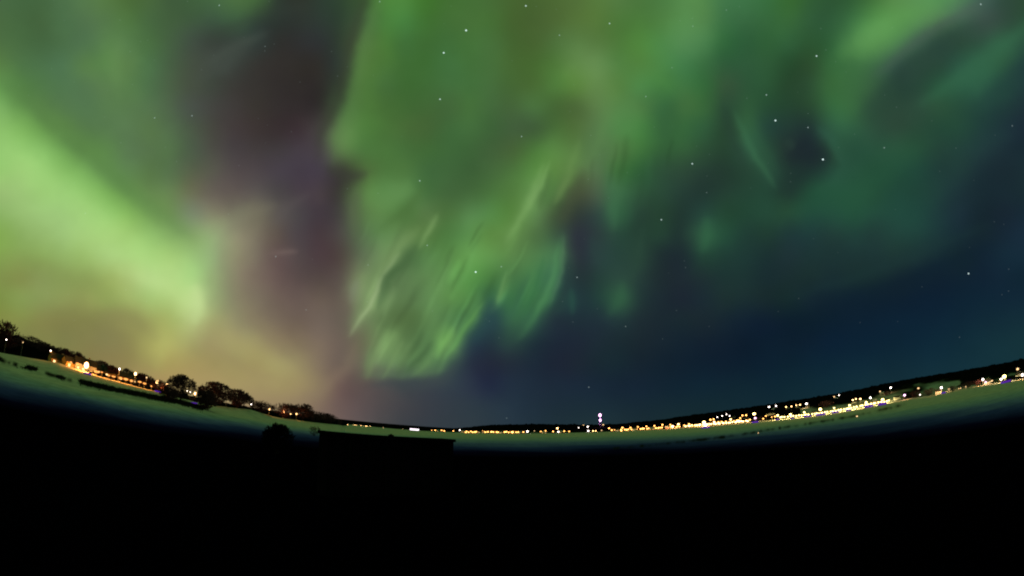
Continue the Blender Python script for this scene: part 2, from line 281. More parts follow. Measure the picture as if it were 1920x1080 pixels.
def fbm(x, y, s, k=0): return vnoise(x / s, y / s, k) + .5 * vnoise(x / s * 2.1 + 7, y / s * 2.1, k) + .25 * vnoise(x / s * 4.3, y / s * 4.3 + 3, k)
def bicubic(G, u, v):
    nr, nc = G.shape[:2]; u = np.clip(u, 0, nc - 1.001); v = np.clip(v, 0, nr - 1.001)
    iu, iv = u.astype(int), v.astype(int); fu, fv = u - iu, v - iv
    w = lambda f: [(1 - f) ** 3 / 6, (3 * f ** 3 - 6 * f ** 2 + 4) / 6, (-3 * f ** 3 + 3 * f ** 2 + 3 * f + 1) / 6, f ** 3 / 6]
    c = lambda f: [-.5 * f + f * f - .5 * f ** 3, 1 - 2.5 * f * f + 1.5 * f ** 3, .5 * f + 2 * f * f - 1.5 * f ** 3, -.5 * f * f + .5 * f ** 3]
    wu = [.5 * a + .5 * b for a, b in zip(w(fu), c(fu))]; wv = [.5 * a + .5 * b for a, b in zip(w(fv), c(fv))]
    out = 0
    for j in range(4):
        for i in range(4):
            out = out + (wu[i] * wv[j])[:, None] * G[np.clip(iv + j - 1, 0, nr - 1), np.clip(iu + i - 1, 0, nc - 1)]
    return out
_pu, _pv = np.meshgrid(np.arange(49) / 2., np.arange(21) / 2.)
G2 = bicubic(G, _pu.ravel(), _pv.ravel()).reshape(21, 49, 3)
def _rows(t): return np.array([[[int(h[i:i + 2], 16) for i in (0, 2, 4)] for h in row.split()] for row in t.strip().splitlines()], float)
G2[:19, 15:40] = _rows(FINE_C); G2[:19, :15] = _rows(FINE_L); G2[:15, 40:] = _rows(FINE_R)
def seg_field(X, Y, P, w):
    """distance to a polyline and the place along it (0..1)"""
    m = np.where((X > P[:, 0].min() - 5 * w) & (X < P[:, 0].max() + 5 * w) & (Y > P[:, 1].min() - 5 * w) & (Y < P[:, 1].max() + 5 * w))[0]
    x_, y_ = X[m], Y[m]; best = np.full(len(m), 1e9); S = np.zeros(len(m)); tot = np.hypot(*(P[1:] - P[:-1]).T).sum(); acc = 0
    for p, q in zip(P[:-1], P[1:]):
        d = q - p; ln = math.hypot(*d); t = np.clip(((x_ - p[0]) * d[0] + (y_ - p[1]) * d[1]) / (d @ d), 0, 1)
        h = np.hypot(x_ - p[0] - t * d[0], y_ - p[1] - t * d[1]); c = h < best; best = np.where(c, h, best); S = np.where(c, (acc + t * ln) / tot, S); acc += ln
    return m, best, S
def sky_colour(D):
    fwd = D @ F0; a = D @ R0; b = D @ U0
    th = np.arccos(np.clip(fwd, -1, 1)); s = np.maximum(np.hypot(a, b), 1e-9)
    x, y = a / s * th, b / s * th
    x, y = cr * x + sr * y, -sr * x + cr * y
    X, Y = 960 + FPX * x, 540 - FPX * y
    dx = 9 * fbm(X, Y, 90, 0) + 3 * fbm(X, Y, 26, 2); dy = 9 * fbm(X, Y, 90, 1) + 3 * fbm(X, Y, 26, 3)
    C = bicubic(G2, (X + .4 * dx) / 40, (Y + .4 * dy) / 40)
    Xw, Yw = X + .4 * dx, Y + .4 * dy
    for pts, w, col, al in STROKES:
        m, h, S = seg_field(Xw, Yw, np.array(pts, float), w * 1.6)
        if not len(m): continue
        e = np.clip(4 * S * (1 - S), 0, 1) ** .8; ww = w * (.55 + .45 * e)
        k = (al * (.15 + .85 * e) * (.72 * np.exp(-.5 * (h / ww) ** 2) + .28 * np.exp(-.5 * (h / (2.3 * ww)) ** 2)))[:, None]
        C[m] = C[m] * (1 - k) + k * np.array([int(col[i:i + 2], 16) for i in (0, 2, 4)], float)
    green = np.clip((C[:, 1] - np.maximum(C[:, 0], C[:, 2])) / 40 - .25, 0, 1)
    for pts, w, amp in FIL:
        m, h, S = seg_field(Xw, Yw, np.array(pts, float), w)
        if len(m): C[m] *= (1 + green[m] * amp * 4 * S * (1 - S) * np.exp(-.5 * (h / w) ** 2))[:, None]
    cl = fbm(X, Y, 60, 3)
    C = C * (1 + .02 * cl)[:, None]
    C = C.mean(1, keepdims=True) + (C - C.mean(1, keepdims=True)) * .95
    C = np.clip(C, 0, 255) / 255
    return np.where(C <= .04045, C / 12.92, ((C + .055) / 1.055) ** 2.4)

R_SKY = 30000.0
az = np.radians(np.concatenate([np.arange(-180, -105, 5), np.arange(-105, -78, 1), np.arange(-78, 78, .16), np.arange(78, 105, 1), np.arange(105, 181, 5)]))
el = np.radians(np.concatenate([[-8, -5], np.arange(-3, 64, .16), np.arange(64, 72, 1), np.arange(72, 90, 2), [89.9]]))
A, E_ = np.meshgrid(az, el)
D = np.stack([np.cos(E_) * np.sin(A), np.cos(E_) * np.cos(A), np.sin(E_)], -1).reshape(-1, 3)
cols = sky_colour(D)
V = D * R_SKY; V[:, 2] += H_CAM
na, ne = len(az), len(el)
ii, jj = np.meshgrid(np.arange(na - 1), np.arange(ne - 1)); b0 = (jj * na + ii).ravel()
Fq = np.stack([b0, b0 + na, b0 + na + 1, b0 + 1], -1)
STARS = [(411,10,.4),(290,221,.35),(360,217,.35),(497,87,.2),(874,57,.95),(832,99,.85),(825,186,.65),(986,11,.7),(1143,44,.55),(1049,66,.35),
 (1362,19,.2),(1299,49,.25),(1260,127,.2),(1211,181,.3),(978,256,.4),(787,339,.5),(801,460,.35),(892,510,.95),(940,500,.35),(1082,520,.4),
 (1240,412,.6),(1298,307,.7),(1325,361,.2),(1437,178,.45),(1531,105,.7),(1454,226,.9),(1515,239,.4),(1543,299,1.),(1658,277,.35),(1816,513,.7),
 (1898,236,.25),(1839,8,.5),(1173,612,.25),(1104,726,.3),(950,784,.2),(517,481,.3),(574,581,.2),(690,497,.2),(160,400,.2),(712,3,.35)]
bmi = bmesh.new(); bmesh.ops.create_icosphere(bmi, subdivisions=1, radius=1)
ico_v = np.array([v.co[:] for v in bmi.verts]); ico_f = np.array([[v.index for v in f.verts] for f in bmi.faces]); bmi.free()
sv, sf, scol = [V], [], [cols]
base = len(V)
for i in range(130):                                              # faint unlisted stars
    STARS.append((random.uniform(0, 1920), random.uniform(0, 640), random.uniform(.04, .12)))
for (px, py, br) in STARS:
    d = ray(px, py); d = d / np.linalg.norm(d); rad = 29500 * (1.0 + .85 * br) / FPX
    sv.append(ico_v * rad + d * 29500 + np.array([0, 0, H_CAM])); sf.append(ico_f + base); base += 12
    bg = sky_colour(d[None])[0]
    c = bg * (1 - .3 * br) + np.array([.62, .80, .78]) * (br ** 1.3) * 1.25
    scol.append(np.repeat(c[None], 12, 0))
V = np.concatenate(sv); cols = np.concatenate(scol); Ft = np.concatenate(sf)
me = bpy.data.meshes.new('sky'); nq, nt_ = len(Fq), len(Ft)
me.vertices.add(len(V)); me.vertices.foreach_set('co', V.ravel())
me.loops.add(nq * 4 + nt_ * 3); me.loops.foreach_set('vertex_index', np.concatenate([Fq.ravel(), Ft.ravel()]))
me.polygons.add(nq + nt_)
me.polygons.foreach_set('loop_start', np.concatenate([np.arange(nq) * 4, nq * 4 + np.arange(nt_) * 3]))
me.update(calc_edges=True); me.validate()
ca = me.color_attributes.new('glow', 'FLOAT_COLOR', 'POINT')
ca.data.foreach_set('color', np.concatenate([cols, np.ones((len(cols), 1))], 1).ravel())
m = bpy.data.materials.new('aurora_sky'); m.use_nodes = True; nt = m.node_tree; nt.nodes.remove(nt.nodes['Principled BSDF'])
e = nt.nodes.new('ShaderNodeEmission'); a_ = nt.nodes.new('ShaderNodeAttribute'); a_.attribute_name = 'glow'
nt.links.new(a_.outputs['Color'], e.inputs['Color']); nt.links.new(e.outputs[0], nt.nodes['Material Output'].inputs['Surface'])
m.cycles.emission_sampling = 'NONE'
sky = link('sky', me, m); tag(sky, 'green aurora borealis with scattered stars in the night sky', 'sky', kind='structure')

# ---------------------------------------------------------------- lie of the land, measured as bearings
def contour(pts):
    q = sorted(azel(*p) for p in pts); return np.array([a for a, _ in q]), np.array([b for _, b in q])
SH = contour([(-60,645),(0,661),(110,680),(175,702),(281,731),(330,745),(400,760),(469,768),(516,782),(580,791),(619,795),(650,798.5),(700,801.5),(770,806.5),(860,811),(960,813),(1060,812),(1158,809),(1300,801),(1427,790),(1536,779),(1695,750),(1757,740),(1823,725),(1920,711),(1990,690)])
CR = contour([(-60,612),(0,628),(30,630),(60,640),(95,653),(130,668),(175,686),(250,712),(330,738),(430,758),(540,782),(620,793.5),(645,797.5),(700,801.3),(770,805.9),(800,807),(860,803),(920,796.5),(1010,795),(1100,796.5),(1160,795),(1230,788),(1300,778),(1380,767),(1505,748),(1567,738),(1680,715),(1757,702),(1920,673),(1990,655)])
DSX = [(-60,240),(0,240),(175,210),(330,190),(450,250),(550,320),(620,390),(643,420),(652,1400),(800,1300),(860,1000),(1100,850),(1400,680),(1700,520),(1920,420),(1990,400)]
DSa = np.array([azel(x, np.interp(x, [-60,0,281,650,960,1400,1920,1990], [645,661,731,798,812,792,711,690]))[0] for x, _ in DSX]); DSd = np.array([d for _, d in DSX], float)
def e_shore(a): return np.interp(a, *SH)
def e_crest(a): return np.interp(a, *CR)
def d_shore(a): return np.interp(a, DSa, DSd)
def ground_z(a, r):
    DS = d_shore(a); zs = H_CAM + DS * np.tan(e_shore(a)); t = np.clip((r / DS - .45) / .55, 0, 1)
    z = zs * t * t * (3 - 2 * t) * .35 + zs * t * .65
    far = r > DS
    DC = DS * 1.7; zc = H_CAM + DC * np.tan(e_crest(a))
    u = np.clip((r - DS) / (DC - DS), 0, 1)
    zf = zs + (zc - zs) * u - np.clip(r - DC, 0, None) * .05
    knoll = np.clip(5.6 - r * .45, 0, None)
    return np.where(far, np.maximum(zf, -20), z) + knoll
# cover: where the full snow tone ends, turns blue, then black toward the camera
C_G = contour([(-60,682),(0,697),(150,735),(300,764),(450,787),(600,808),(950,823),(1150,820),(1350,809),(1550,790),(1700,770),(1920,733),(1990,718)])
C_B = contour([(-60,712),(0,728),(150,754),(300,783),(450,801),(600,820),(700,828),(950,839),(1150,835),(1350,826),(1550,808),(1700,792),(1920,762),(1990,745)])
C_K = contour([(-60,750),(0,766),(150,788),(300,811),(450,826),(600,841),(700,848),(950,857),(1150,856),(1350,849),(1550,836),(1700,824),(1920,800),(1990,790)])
CRACK = contour([(1150,841),(1183,838),(1300,826),(1380,816),(1417,810),(1458,803),(1536,791),(1598,781),(1661,767),(1700,757)])
def sheet(name, azs, rfun, nr, mat, mask=None):
    a = azs; T = np.linspace(0, 1, nr)
    Rr = np.array([[rfun(x, t) for x in a] for t in T]); Aa = np.repeat(a[None], nr, 0)
    Z = ground_z(Aa, Rr)
    return Aa, Rr, Z
def grid_mesh(name, Aa, Rr, Z, cov, mat):
    nr, nc = Aa.shape
    V = np.stack([Rr * np.sin(Aa), Rr * np.cos(Aa), Z], -1).reshape(-1, 3)
    ii, jj = np.meshgrid(np.arange(nc - 1), np.arange(nr - 1)); b = (jj * nc + ii).ravel()
    F = np.stack([b, b + 1, b + nc + 1, b + nc], -1)
    me = bpy.data.meshes.new(name); me.vertices.add(len(V)); me.vertices.foreach_set('co', V.ravel())
    me.loops.add(len(F) * 4); me.loops.foreach_set('vertex_index', F.ravel()); me.polygons.add(len(F))
    me.polygons.foreach_set('loop_start', np.arange(len(F)) * 4); me.update(calc_edges=True)
    me.polygons.foreach_set('use_smooth', np.ones(len(F), bool))
    ca = me.color_attributes.new('cover', 'FLOAT_COLOR', 'POINT')
    c4 = np.concatenate([cov.reshape(-1, 3), np.ones((len(V), 1))], 1); ca.data.foreach_set('color', c4.ravel())
    return link(name, me, mat)
def mat_cover(name, stops, bare, nscale, sheen=0.0):
    """cover map: R = position on the colour ramp (dark .. snow), G = scrub and rock showing; edges broken up with noise"""
    m = bpy.data.materials.new(name); m.use_nodes = True; nt = m.node_tree; N = nt.nodes; L = nt.links
    b = N['Principled BSDF']; b.inputs['Roughness'].default_value = 1.0; b.inputs['Specular IOR Level'].default_value = 0
    at_ = N.new('ShaderNodeAttribute'); at_.attribute_name = 'cover'; se = N.new('ShaderNodeSeparateColor'); L.new(at_.outputs['Color'], se.inputs[0])
    tc = N.new('ShaderNodeTexCoord'); no = N.new('ShaderNodeTexNoise'); no.inputs['Scale'].default_value = nscale; no.inputs['Detail'].default_value = 8
    L.new(tc.outputs['Object'], no.inputs['Vector'])
    def brk(sock, amt):
        s = N.new('ShaderNodeMath'); s.operation = 'SUBTRACT'; L.new(no.outputs['Fac'], s.inputs[0]); s.inputs[1].default_value = .5
        k = N.new('ShaderNodeMath'); k.operation = 'MULTIPLY_ADD'; L.new(s.outputs[0], k.inputs[0]); k.inputs[1].default_value = amt; L.new(sock, k.inputs[2])
        return k
    rp = N.new('ShaderNodeValToRGB'); L.new(brk(se.outputs[0], .22).outputs[0], rp.inputs['Fac'])
    while len(rp.color_ramp.elements) < len(stops): rp.color_ramp.elements.new(.5)
    for e, (p, c) in zip(rp.color_ramp.elements, stops): e.position = p; e.color = (*c, 1)
    no2 = N.new('ShaderNodeTexNoise'); no2.inputs['Scale'].default_value = nscale * 7; no2.inputs['Detail'].default_value = 6; L.new(tc.outputs['Object'], no2.inputs['Vector'])
    mr = N.new('ShaderNodeMapRange'); mr.inputs['From Min'].default_value = .3; mr.inputs['From Max'].default_value = .7; mr.inputs['To Min'].default_value = .68; mr.inputs['To Max'].default_value = 1.0
    L.new(no2.outputs['Fac'], mr.inputs['Value'])
    mul = N.new('ShaderNodeMix'); mul.data_type = 'RGBA'; mul.blend_type = 'MULTIPLY'; mul.inputs['Factor'].default_value = 1; L.new(rp.outputs['Color'], mul.inputs['A']); L.new(mr.outputs[0], mul.inputs['B'])
    rs = N.new('ShaderNodeMapRange'); rs.interpolation_type = 'SMOOTHSTEP'; L.new(brk(se.outputs[1], .5).outputs[0], rs.inputs['Value'])
    m2 = N.new('ShaderNodeMix'); m2.data_type = 'RGBA'; L.new(rs.outputs[0], m2.inputs['Factor']); L.new(mul.outputs['Result'], m2.inputs['A']); m2.inputs['B'].default_value = (*bare, 1)
    L.new(m2.outputs['Result'], b.inputs['Base Color'])
    sg = N.new('ShaderNodeMapRange'); sg.inputs['From Min'].default_value = .5; sg.inputs['From Max'].default_value = .95; sg.inputs['To Max'].default_value = sheen
    L.new(se.outputs[0], sg.inputs['Value'])
    if sheen > .1: L.new(sg.outputs[0], b.inputs['Specular IOR Level'])
    bu = N.new('ShaderNodeBump'); bu.inputs['Strength'].default_value = .3; bu.inputs['Distance'].default_value = .4; L.new(no2.outputs['Fac'], bu.inputs['Height']); L.new(bu.outputs['Normal'], b.inputs['Normal'])
    return m
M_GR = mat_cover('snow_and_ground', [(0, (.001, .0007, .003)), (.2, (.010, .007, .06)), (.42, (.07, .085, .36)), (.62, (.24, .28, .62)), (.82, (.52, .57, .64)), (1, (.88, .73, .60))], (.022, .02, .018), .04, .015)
M_HI = mat_cover('wooded_hillside', [(0, (.008, .006, .008)), (.35, (.022, .022, .015)), (.6, (.2, .2, .17)), (1, (.55, .55, .5))], (.012, .01, .01), .02)
azs = np.radians(np.concatenate([np.arange(-180, -95, 3), np.arange(-95, 95, .3), np.arange(95, 181, 3)]))
def gr_r(a, t):
    DS = d_shore(a); q = t ** 2.2
    return 1e-3 + q * DS
Aa, Rr, Z = sheet('g', azs, gr_r, 150, None)
EL = np.arctan2(Z - H_CAM, Rr)
AB = np.clip(Aa, np.radians(-75), np.radians(75))
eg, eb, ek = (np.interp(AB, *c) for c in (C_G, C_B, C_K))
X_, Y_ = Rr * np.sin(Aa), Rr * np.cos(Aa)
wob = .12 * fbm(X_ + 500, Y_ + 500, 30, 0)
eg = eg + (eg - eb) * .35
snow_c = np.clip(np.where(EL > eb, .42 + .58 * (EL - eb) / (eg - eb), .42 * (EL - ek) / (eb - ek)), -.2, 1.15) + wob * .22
ea = azel(1700, 757)[0]; eb0 = azel(1150, 841)[0]
crk = np.exp(-.5 * ((EL - np.interp(AB, *CRACK) + .0006 * fbm(AB * 3000, AB * 0, 20, 1)) / (2.2 / FPX)) ** 2) * ((AB > eb0) & (AB < ea)) * (.7 + .5 * fbm(AB * 2000, AB * 0, 14, 2))

# bare strips along the left shore
LB = contour([(-60,660),(0,675),(60,692),(130,712),(200,728),(290,746),(335,754),(380,766)])
onl = AB < azel(380, 766)[0]
d_l = (EL - np.interp(AB, *LB)) * FPX
band = np.exp(-.5 * (d_l / 3.2) ** 2) * onl * np.clip(.45 + .9 * fbm(AB * 2500, d_l * 2, 26, 3) + .5 * (AB > azel(150, 715)[0]), 0, 1)
LB2 = contour([(430,764),(480,774),(530,783)]); d_2 = (EL - np.interp(AB, *LB2)) * FPX
band = band + .45 * np.exp(-.5 * (d_2 / 2.2) ** 2) * ((AB > azel(425, 764)[0]) & (AB < azel(530, 783)[0])) * (.6 + .5 * fbm(AB * 2500, d_2, 20, 1))
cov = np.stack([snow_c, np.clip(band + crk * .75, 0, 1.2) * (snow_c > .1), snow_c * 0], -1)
ground = grid_mesh('ground', Aa, Rr, Z, cov, M_GR); tag(ground, 'snow covered bay and meadow turning blue then black in front', 'ground', kind='structure')
# hills
azh = np.radians(np.concatenate([np.arange(-180, -95, 3), np.arange(-95, 95, .12), np.arange(95, 181, 3)]))
def hi_r(a, t):
    DS = d_shore(a)
    return DS * (1 + .7 * min(t / .8, 1)) + (max(t - .8, 0) / .2) ** 2 * 26000
Aa, Rr, Z = sheet('h', azh, hi_r, 90, None)
DS = d_shore(Aa); u = np.clip((Rr - DS) / (DS * .7), 0, 1.2)
rel = u
AB = np.clip(Aa, np.radians(-75), np.radians(75)); deg = np.degrees(AB)
rightside = deg > 30
zc_zs = np.abs(Z)
X_, Y_ = Rr * np.sin(Aa), Rr * np.cos(Aa)
pn = fbm(AB * 820, u * 200, 50, 2)
hs = azel(1500, 770)[0]
snowh = np.where(AB > hs, 1.05 - 2.3 * u + .9 * pn, .15 - u * 3 + .5 * pn)
snowh = np.where(AB > azel(1800, 720)[0], snowh - .35, snowh)
snowh = np.where(deg < -20, .1 - 7 * u + .3 * pn, snowh)
snowh = np.where(deg < -21, snowh, np.maximum(snowh, 1.2 - u * 30))
iceh = np.clip(.6 - u * .9 + .5 * pn, -.5, 1)
wooded = np.clip(1 - snowh, 0, 1)
tre = np.abs(fbm(X_ + 900, Y_ + 300, 9, 0)) * (2.2 * DS / 700 + .8) * wooded * np.clip(u * 6, 0, 1) * (u < 1.05)
Z = Z + tre * .8 - np.where(u < 1, .8 * DS / 700, 0) * np.clip(u * 4, 0, 1)
Z = np.where(Rr > DS * 1.75, np.minimum(Z, -1), Z)
cov = np.stack([snowh, snowh * 0, snowh * 0], -1)
hills = grid_mesh('hills', Aa, Rr, Z, cov, M_HI); tag(hills, 'low dark wooded hills with snowy fields behind the far shore', 'hills', kind='structure')

def place(px, py, hgt=7.0, rmax=1.65):
    """a head seen in this direction with its foot on the land: bearing, distance, head z, ground z"""
    a, e_ = azel(px, py); DS = float(d_shore(a)); best = None
    for k in np.linspace(1.004, rmax, 80):
        r = DS * k; z = H_CAM + r * math.tan(e_); g = float(ground_z(a, r)) - .8 * DS / 700 * min(1, (k - 1) / .7 * 4)
        s = abs((z - g) - hgt)
        if best is None or s < best[0]: best = (s, r, z, g)
    _, r, z, g = best
    return a, r, z, min(g, z - 1.5)
def ground_hit(px, py):
    a, e_ = azel(px, py); DS = float(d_shore(a))
    for r in np.linspace(20, DS, 600):
        if ground_z(a, r) >= H_CAM + r * math.tan(e_): return a, r, float(ground_z(a, r))
    return a, DS, float(ground_z(a, DS))

# ---------------------------------------------------------------- lamps
def make_lamp(px, py, mat, rad_px, label, group=None, hgt=7.0, name='street_lamp', light=0, lcol=(1, .55, .2)):
    a, r, z, g = place(px, py, hgt)
    if name == 'ice': a, r, g = ground_hit(px, py + 3); z = g + .9
    t = empty({'ice': 'ice_lantern'}.get(name, name), at(a, r, g - .3), -a)
    h = z - g + .3; rr = rad_px / FPX * r * (.70 if mat == 'white_l' else .78)
    p = MB().tube((0, 0, 0), (0, 0, h - rr * .6), .11 + r * 1e-4, .07 + r * 5e-5)
    p.tube((0, 0, h - rr * .4), (0, -max(.35, rr * .5), h + rr * .2), .06, .05)
    p.build('lamp_post', MT['pole'], t)
    lh = ball('lamp_head', rr, MT[mat], t, (0, -max(.35, rr * .6), h), 2, .9); lh.scale = (random.uniform(1, 1.45), 1, random.uniform(.8, 1.1)) if px > 640 else ((random.uniform(1.1, 2.6), 1, random.uniform(.6, 1.2)) if mat == 'orange' else (.9, 1, 1.25))
    tag(t, label, {'ice': 'lantern'}.get(name, 'street lamp'), group)
    if light:
        ld = bpy.data.lights.new('lamp_light', 'POINT'); ld.energy = light; ld.color = lcol; ld.shadow_soft_size = rr * 1.1
        lo = bpy.data.objects.new('lamp_light', ld); COL.objects.link(lo); lo.parent = t; lo.location = (0, -rr * 2.6 - .6, h)
    return t

# ---------------------------------------------------------------- far waterfront lamps (listed ones measured, dense low strings filled in)
def seg(pts, mat, rad, label, group, hgt=6.5, jitter=0, light=0):
    out = []
    for i, p in enumerate(pts):
        px, py = p[0], p[1]; m_ = p[2] if len(p) > 2 else mat; rd = p[3] if len(p) > 3 else rad
        out.append(make_lamp(px, py, m_, rd * random.uniform(.9, 1.1), label, group, hgt, light=light, lcol=(1, .36, .06)))
    return out
# faint far town left of the hills
seg([(652 + 4.2 * i + random.uniform(-1, 1), 796.4 + .088 * (4.2 * i) + random.uniform(-.4, .3)) for i in range(12)], 'warm', 1.15,
    'tiny pale yellow lamp in the tight line just right of the last small trees', 'lamps of the low far shore beside the headland', 4.5)
seg([(706 + 7.2 * i + random.uniform(-2, 2), 801.3 + .075 * 7.2 * i + random.uniform(-.4, .3)) for i in range(8)], 'dim', 1.0,
    'very faint yellow lamp in the dotted line beyond the shed', 'faint lamps of the low far shore', 4.5)
seg([(809,807),(816,807),(828,807),(833,808),(850,808),(875,809),(883,809),(893,809.5),(905,808.5),(915,809.5),(922,809.5),(931,810),(938,810),(950,809.5),(961,811),(972,810),(981,810)],
    'amber', 1.25, 'amber lamp in the unbroken row under the low hill left of the mast', 'amber lamps under the low far hill', 3)
seg([(1002,808,'dim',.9),(1014,809),(1023,808),(1037,809),(1047,809.5,'white_l',1.6),(1058,808.5),(1067,809)],
    'amber', 1.2, 'scattered amber lamp just left of the mast', 'scattered lamps left of the mast', 3)
make_lamp(862, 806.5, 'white_l', 1.5, 'small white lamp standing taller among amber ones above the shed end', hgt=6)
make_lamp(989, 809, 'white_l', 2.1, 'wide pale lamp at the right end of the amber row below the low hill', hgt=5)
make_lamp(1045, 803, 'warm', 1.7, 'bright lamp raised above its neighbours left of the mast', hgt=9)
make_lamp(1085, 802, 'white_l', 1.0, 'lone small white lamp on dark wooded land left of the mast', hgt=7)
make_lamp(1094, 797, 'dim', 1.0, 'faint lamp on the hilltop next left of the mast', hgt=7)
make_lamp(1102, 800, 'white_l', 1.4, 'white lamp upper of a leaning pair left of the mast', hgt=9)
make_lamp(1103, 808, 'white_l', 1.5, 'white lamp lower of a pair left of the mast at the shore', hgt=4)
seg([(1112,808),(1117,808)], 'warm', 1.0, 'small lamp of a close pair at the shore below the mast', 'pair of lamps below the mast', 3)
make_lamp(1128, 807, 'dim', 1.0, 'faint lamp on the shore straight below the mast', hgt=3)
A1 = [(1142,803),(1147,806.5),(1153,806),(1167,802),(1165,807.5),(1175,806),(1182,802),(1190,805),(1196,800.5),(1204,804),(1212,799.5),(1220,803),(1227,798.5),(1235,802),(1242,796.5),(1250,801),(1257,796.5),(1272,795.5,'warm',1.8),(1283,797.5)]
seg(A1, 'amber', 1.45, 'amber street lamp in the even row right of the mast', 'amber lamps along the shore right of the mast', 5, light=0)
make_lamp(1261, 799.5, 'warm', 2.4, 'bright lamp cluster head ending the even row right of the mast', light=20000, hgt=5)
A2 = [(1292,795),(1298,798),(1305,797.5),(1312,796.5,'warm',1.9),(1330,795.5),(1332,787),(1338,786),(1339,791,'warm',1.8),(1347,791.5),(1353,791),(1361,790.5),(1370,786.5,'warm',2.0),(1376,789.5),(1382,788.5),(1388,784),(1385,789,'warm',1.9),(1392,779),(1399,778.5),(1406,787)]
seg(A2, 'amber', 1.6, 'amber lamp in the crowded glowing stretch of the right shore', 'crowded lamps of the glowing harbour stretch', 5)
seg([(1345,782),(1354,780),(1362,777),(1368,780)], 'white_l', 1.1, 'small pale lamp on the slope above the glowing harbour stretch', 'pale lamps above the harbour stretch', 7)
make_lamp(1320, 792, 'lime', 3.4, 'largest yellow floodlight of the glowing harbour stretch', light=30000, hgt=8)
make_lamp(1323, 797, 'white_l', 2.4, 'white lamp directly under the largest yellow floodlight', light=6000, hgt=4)
make_lamp(1414, 776, 'lime', 3.0, 'big yellow green floodlight uphill at the harbour right end', light=30000, hgt=9)
make_lamp(1416, 784, 'violet', 2.4, 'pinkish white lamp under the uphill yellow green floodlight', light=5000, hgt=6)
seg([(1431,785),(1436,780),(1447,782),(1453,781)], 'amber', 1.2, 'small amber lamp in the gap after the harbour floodlights', 'amber lamps in the gap after the harbour', 5)
seg([(1442,763),(1455,761)], 'white_l', 1.5, 'white lamp of a pair high on the dark slope', 'pair of white lamps high on the slope', 7)
seg([(1474,763),(1484,762),(1493,760),(1500,759)], 'warm', 1.25, 'peach lamp in the short hillside street row', 'short row of hillside street lamps', 7)
make_lamp(1512, 757, 'white_l', 2.0, 'brightest white lamp at the right end of the hillside row', light=4000)
BR = [(1458,779,'lime',2.1),(1482,777,'lime',2.1),(1508,773,'lime',2.0),(1538,767.5,'lime',2.9),(1564,765,'lime',1.6),(1593,760,'lime',2.0),(1624,754.5,'lime',2.2),(1655,749,'lime',2.5)]
BRL = ['leftmost tall yellow lamp of the bright quay', 'tall yellow lamp second from the left on the bright quay', 'yellow lamp with a short spike midway before the biggest quay glow',
       'biggest yellow glow in the middle of the bright quay', 'small peaked lamp just right of the biggest quay glow', 'yellow lamp left of the peach lit houses on the bright quay',
       'yellow lamp right under the peach lit houses', 'tall bright yellow lamp ending the bright quay on the right']
for p, l in zip(BR, BRL): make_lamp(p[0], p[1], p[2], p[3], l, light=26000, hgt=8, lcol=(1, .8, .3))
seg([(x + random.uniform(-1.5, 1.5), np.interp(x, [1158,1300,1427], [807,799,788]) - .5 + random.uniform(-.6, .5)) for x in np.arange(1166, 1278, 4.2)], 'amber', 1.4,  # added dense lamps to fill the continuous shore glow
    'small added amber lamp in the low glowing string at the water line right of the mast', 'added low string of amber lamps right of the mast', 3)
seg([(x + random.uniform(-1.2, 1.2), np.interp(x, [1158,1300,1427], [807,799,788]) - 1 + random.uniform(-.8, .6)) for x in np.arange(1286, 1404, 4.0)], 'warm', 1.6,  # more lamps added to brighten the harbour's band of light
    'small added golden lamp in the low solid glow of the harbour stretch', 'added low golden lamps of the harbour stretch', 3)
seg([(x + random.uniform(-2, 2), 810.3 + random.uniform(-.5, .5)) for x in np.arange(866, 985, 4.6)], 'amber', 1.2,
    'tiny amber lamp in the low string under the left far hill', 'low amber string under the left far hill', 2.5)
qx = np.arange(1462, 1668, 5.0)  # extra lamps added so the quay band glows unbroken
seg([(x + random.uniform(-1.5, 1.5), np.interp(x, [1458,1536,1593,1624,1660,1670], [783,775,765.5,758.5,752.5,750]) + random.uniform(-.4, .4)) for x in qx], 'lime', 1.55,
    'low added lamp in the continuous bright string along the quay edge', 'added low lamps strung along the bright quay', 4)
make_lamp(1573, 741, 'white_l', 1.2, 'small white lamp on the snowy knoll high above the quay', hgt=6)
make_lamp(1564, 744, 'dim', 1.6, 'faint lamp beside the small white one on the snowy knoll', hgt=6)
seg([(1599,750),(1605,748),(1613,748)], 'warm', 1.4, 'peach lamp among the lit houses above the quay', 'peach lamps at the lit houses', 6)
make_lamp(1632, 746, 'white_l', 2.0, 'round white lamp right of the peach lit houses', light=4000)
make_lamp(1670, 727, 'white_l', 2.1, 'white lamp alone high on the snowy slope', light=4000)
make_lamp(1650, 734, 'dim', 1.5, 'dim orange lamp left of the lone white slope lamp')
make_lamp(1722, 728, 'dim', 1.7, 'dim lamp on the snowy slope over the dark copse')
make_lamp(1696, 741, 'violet', 2.3, 'cool white lamp at the end of the pale shore wall', light=4000)
make_lamp(1725, 740, 'white_l', 1.2, 'small lamp between two dark copses near the shore', hgt=5)
make_lamp(1765, 727, 'white_l', 2.4, 'bright white lamp above a pale lit boathouse', light=6000)
make_lamp(1779, 730, 'dim', 2.2, 'dim yellowish lamp right of the pale lit boathouse')
seg([(1798,727),(1804,726),(1811,725)], 'dim', 1.4, 'dim lamp in the low row between dark trees near the right shore', 'dim lamps between dark trees', 5)
make_lamp(1843, 711.5, 'white_l', 2.5, 'white lamp at the top of a lit slope road', light=5000)
make_lamp(1848, 716.5, 'violet', 1.8, 'pale lamp lower on the same lit slope road', hgt=5)
make_lamp(1860, 714, 'dim', 1.6, 'dim lamp trailing right of the lit slope road')
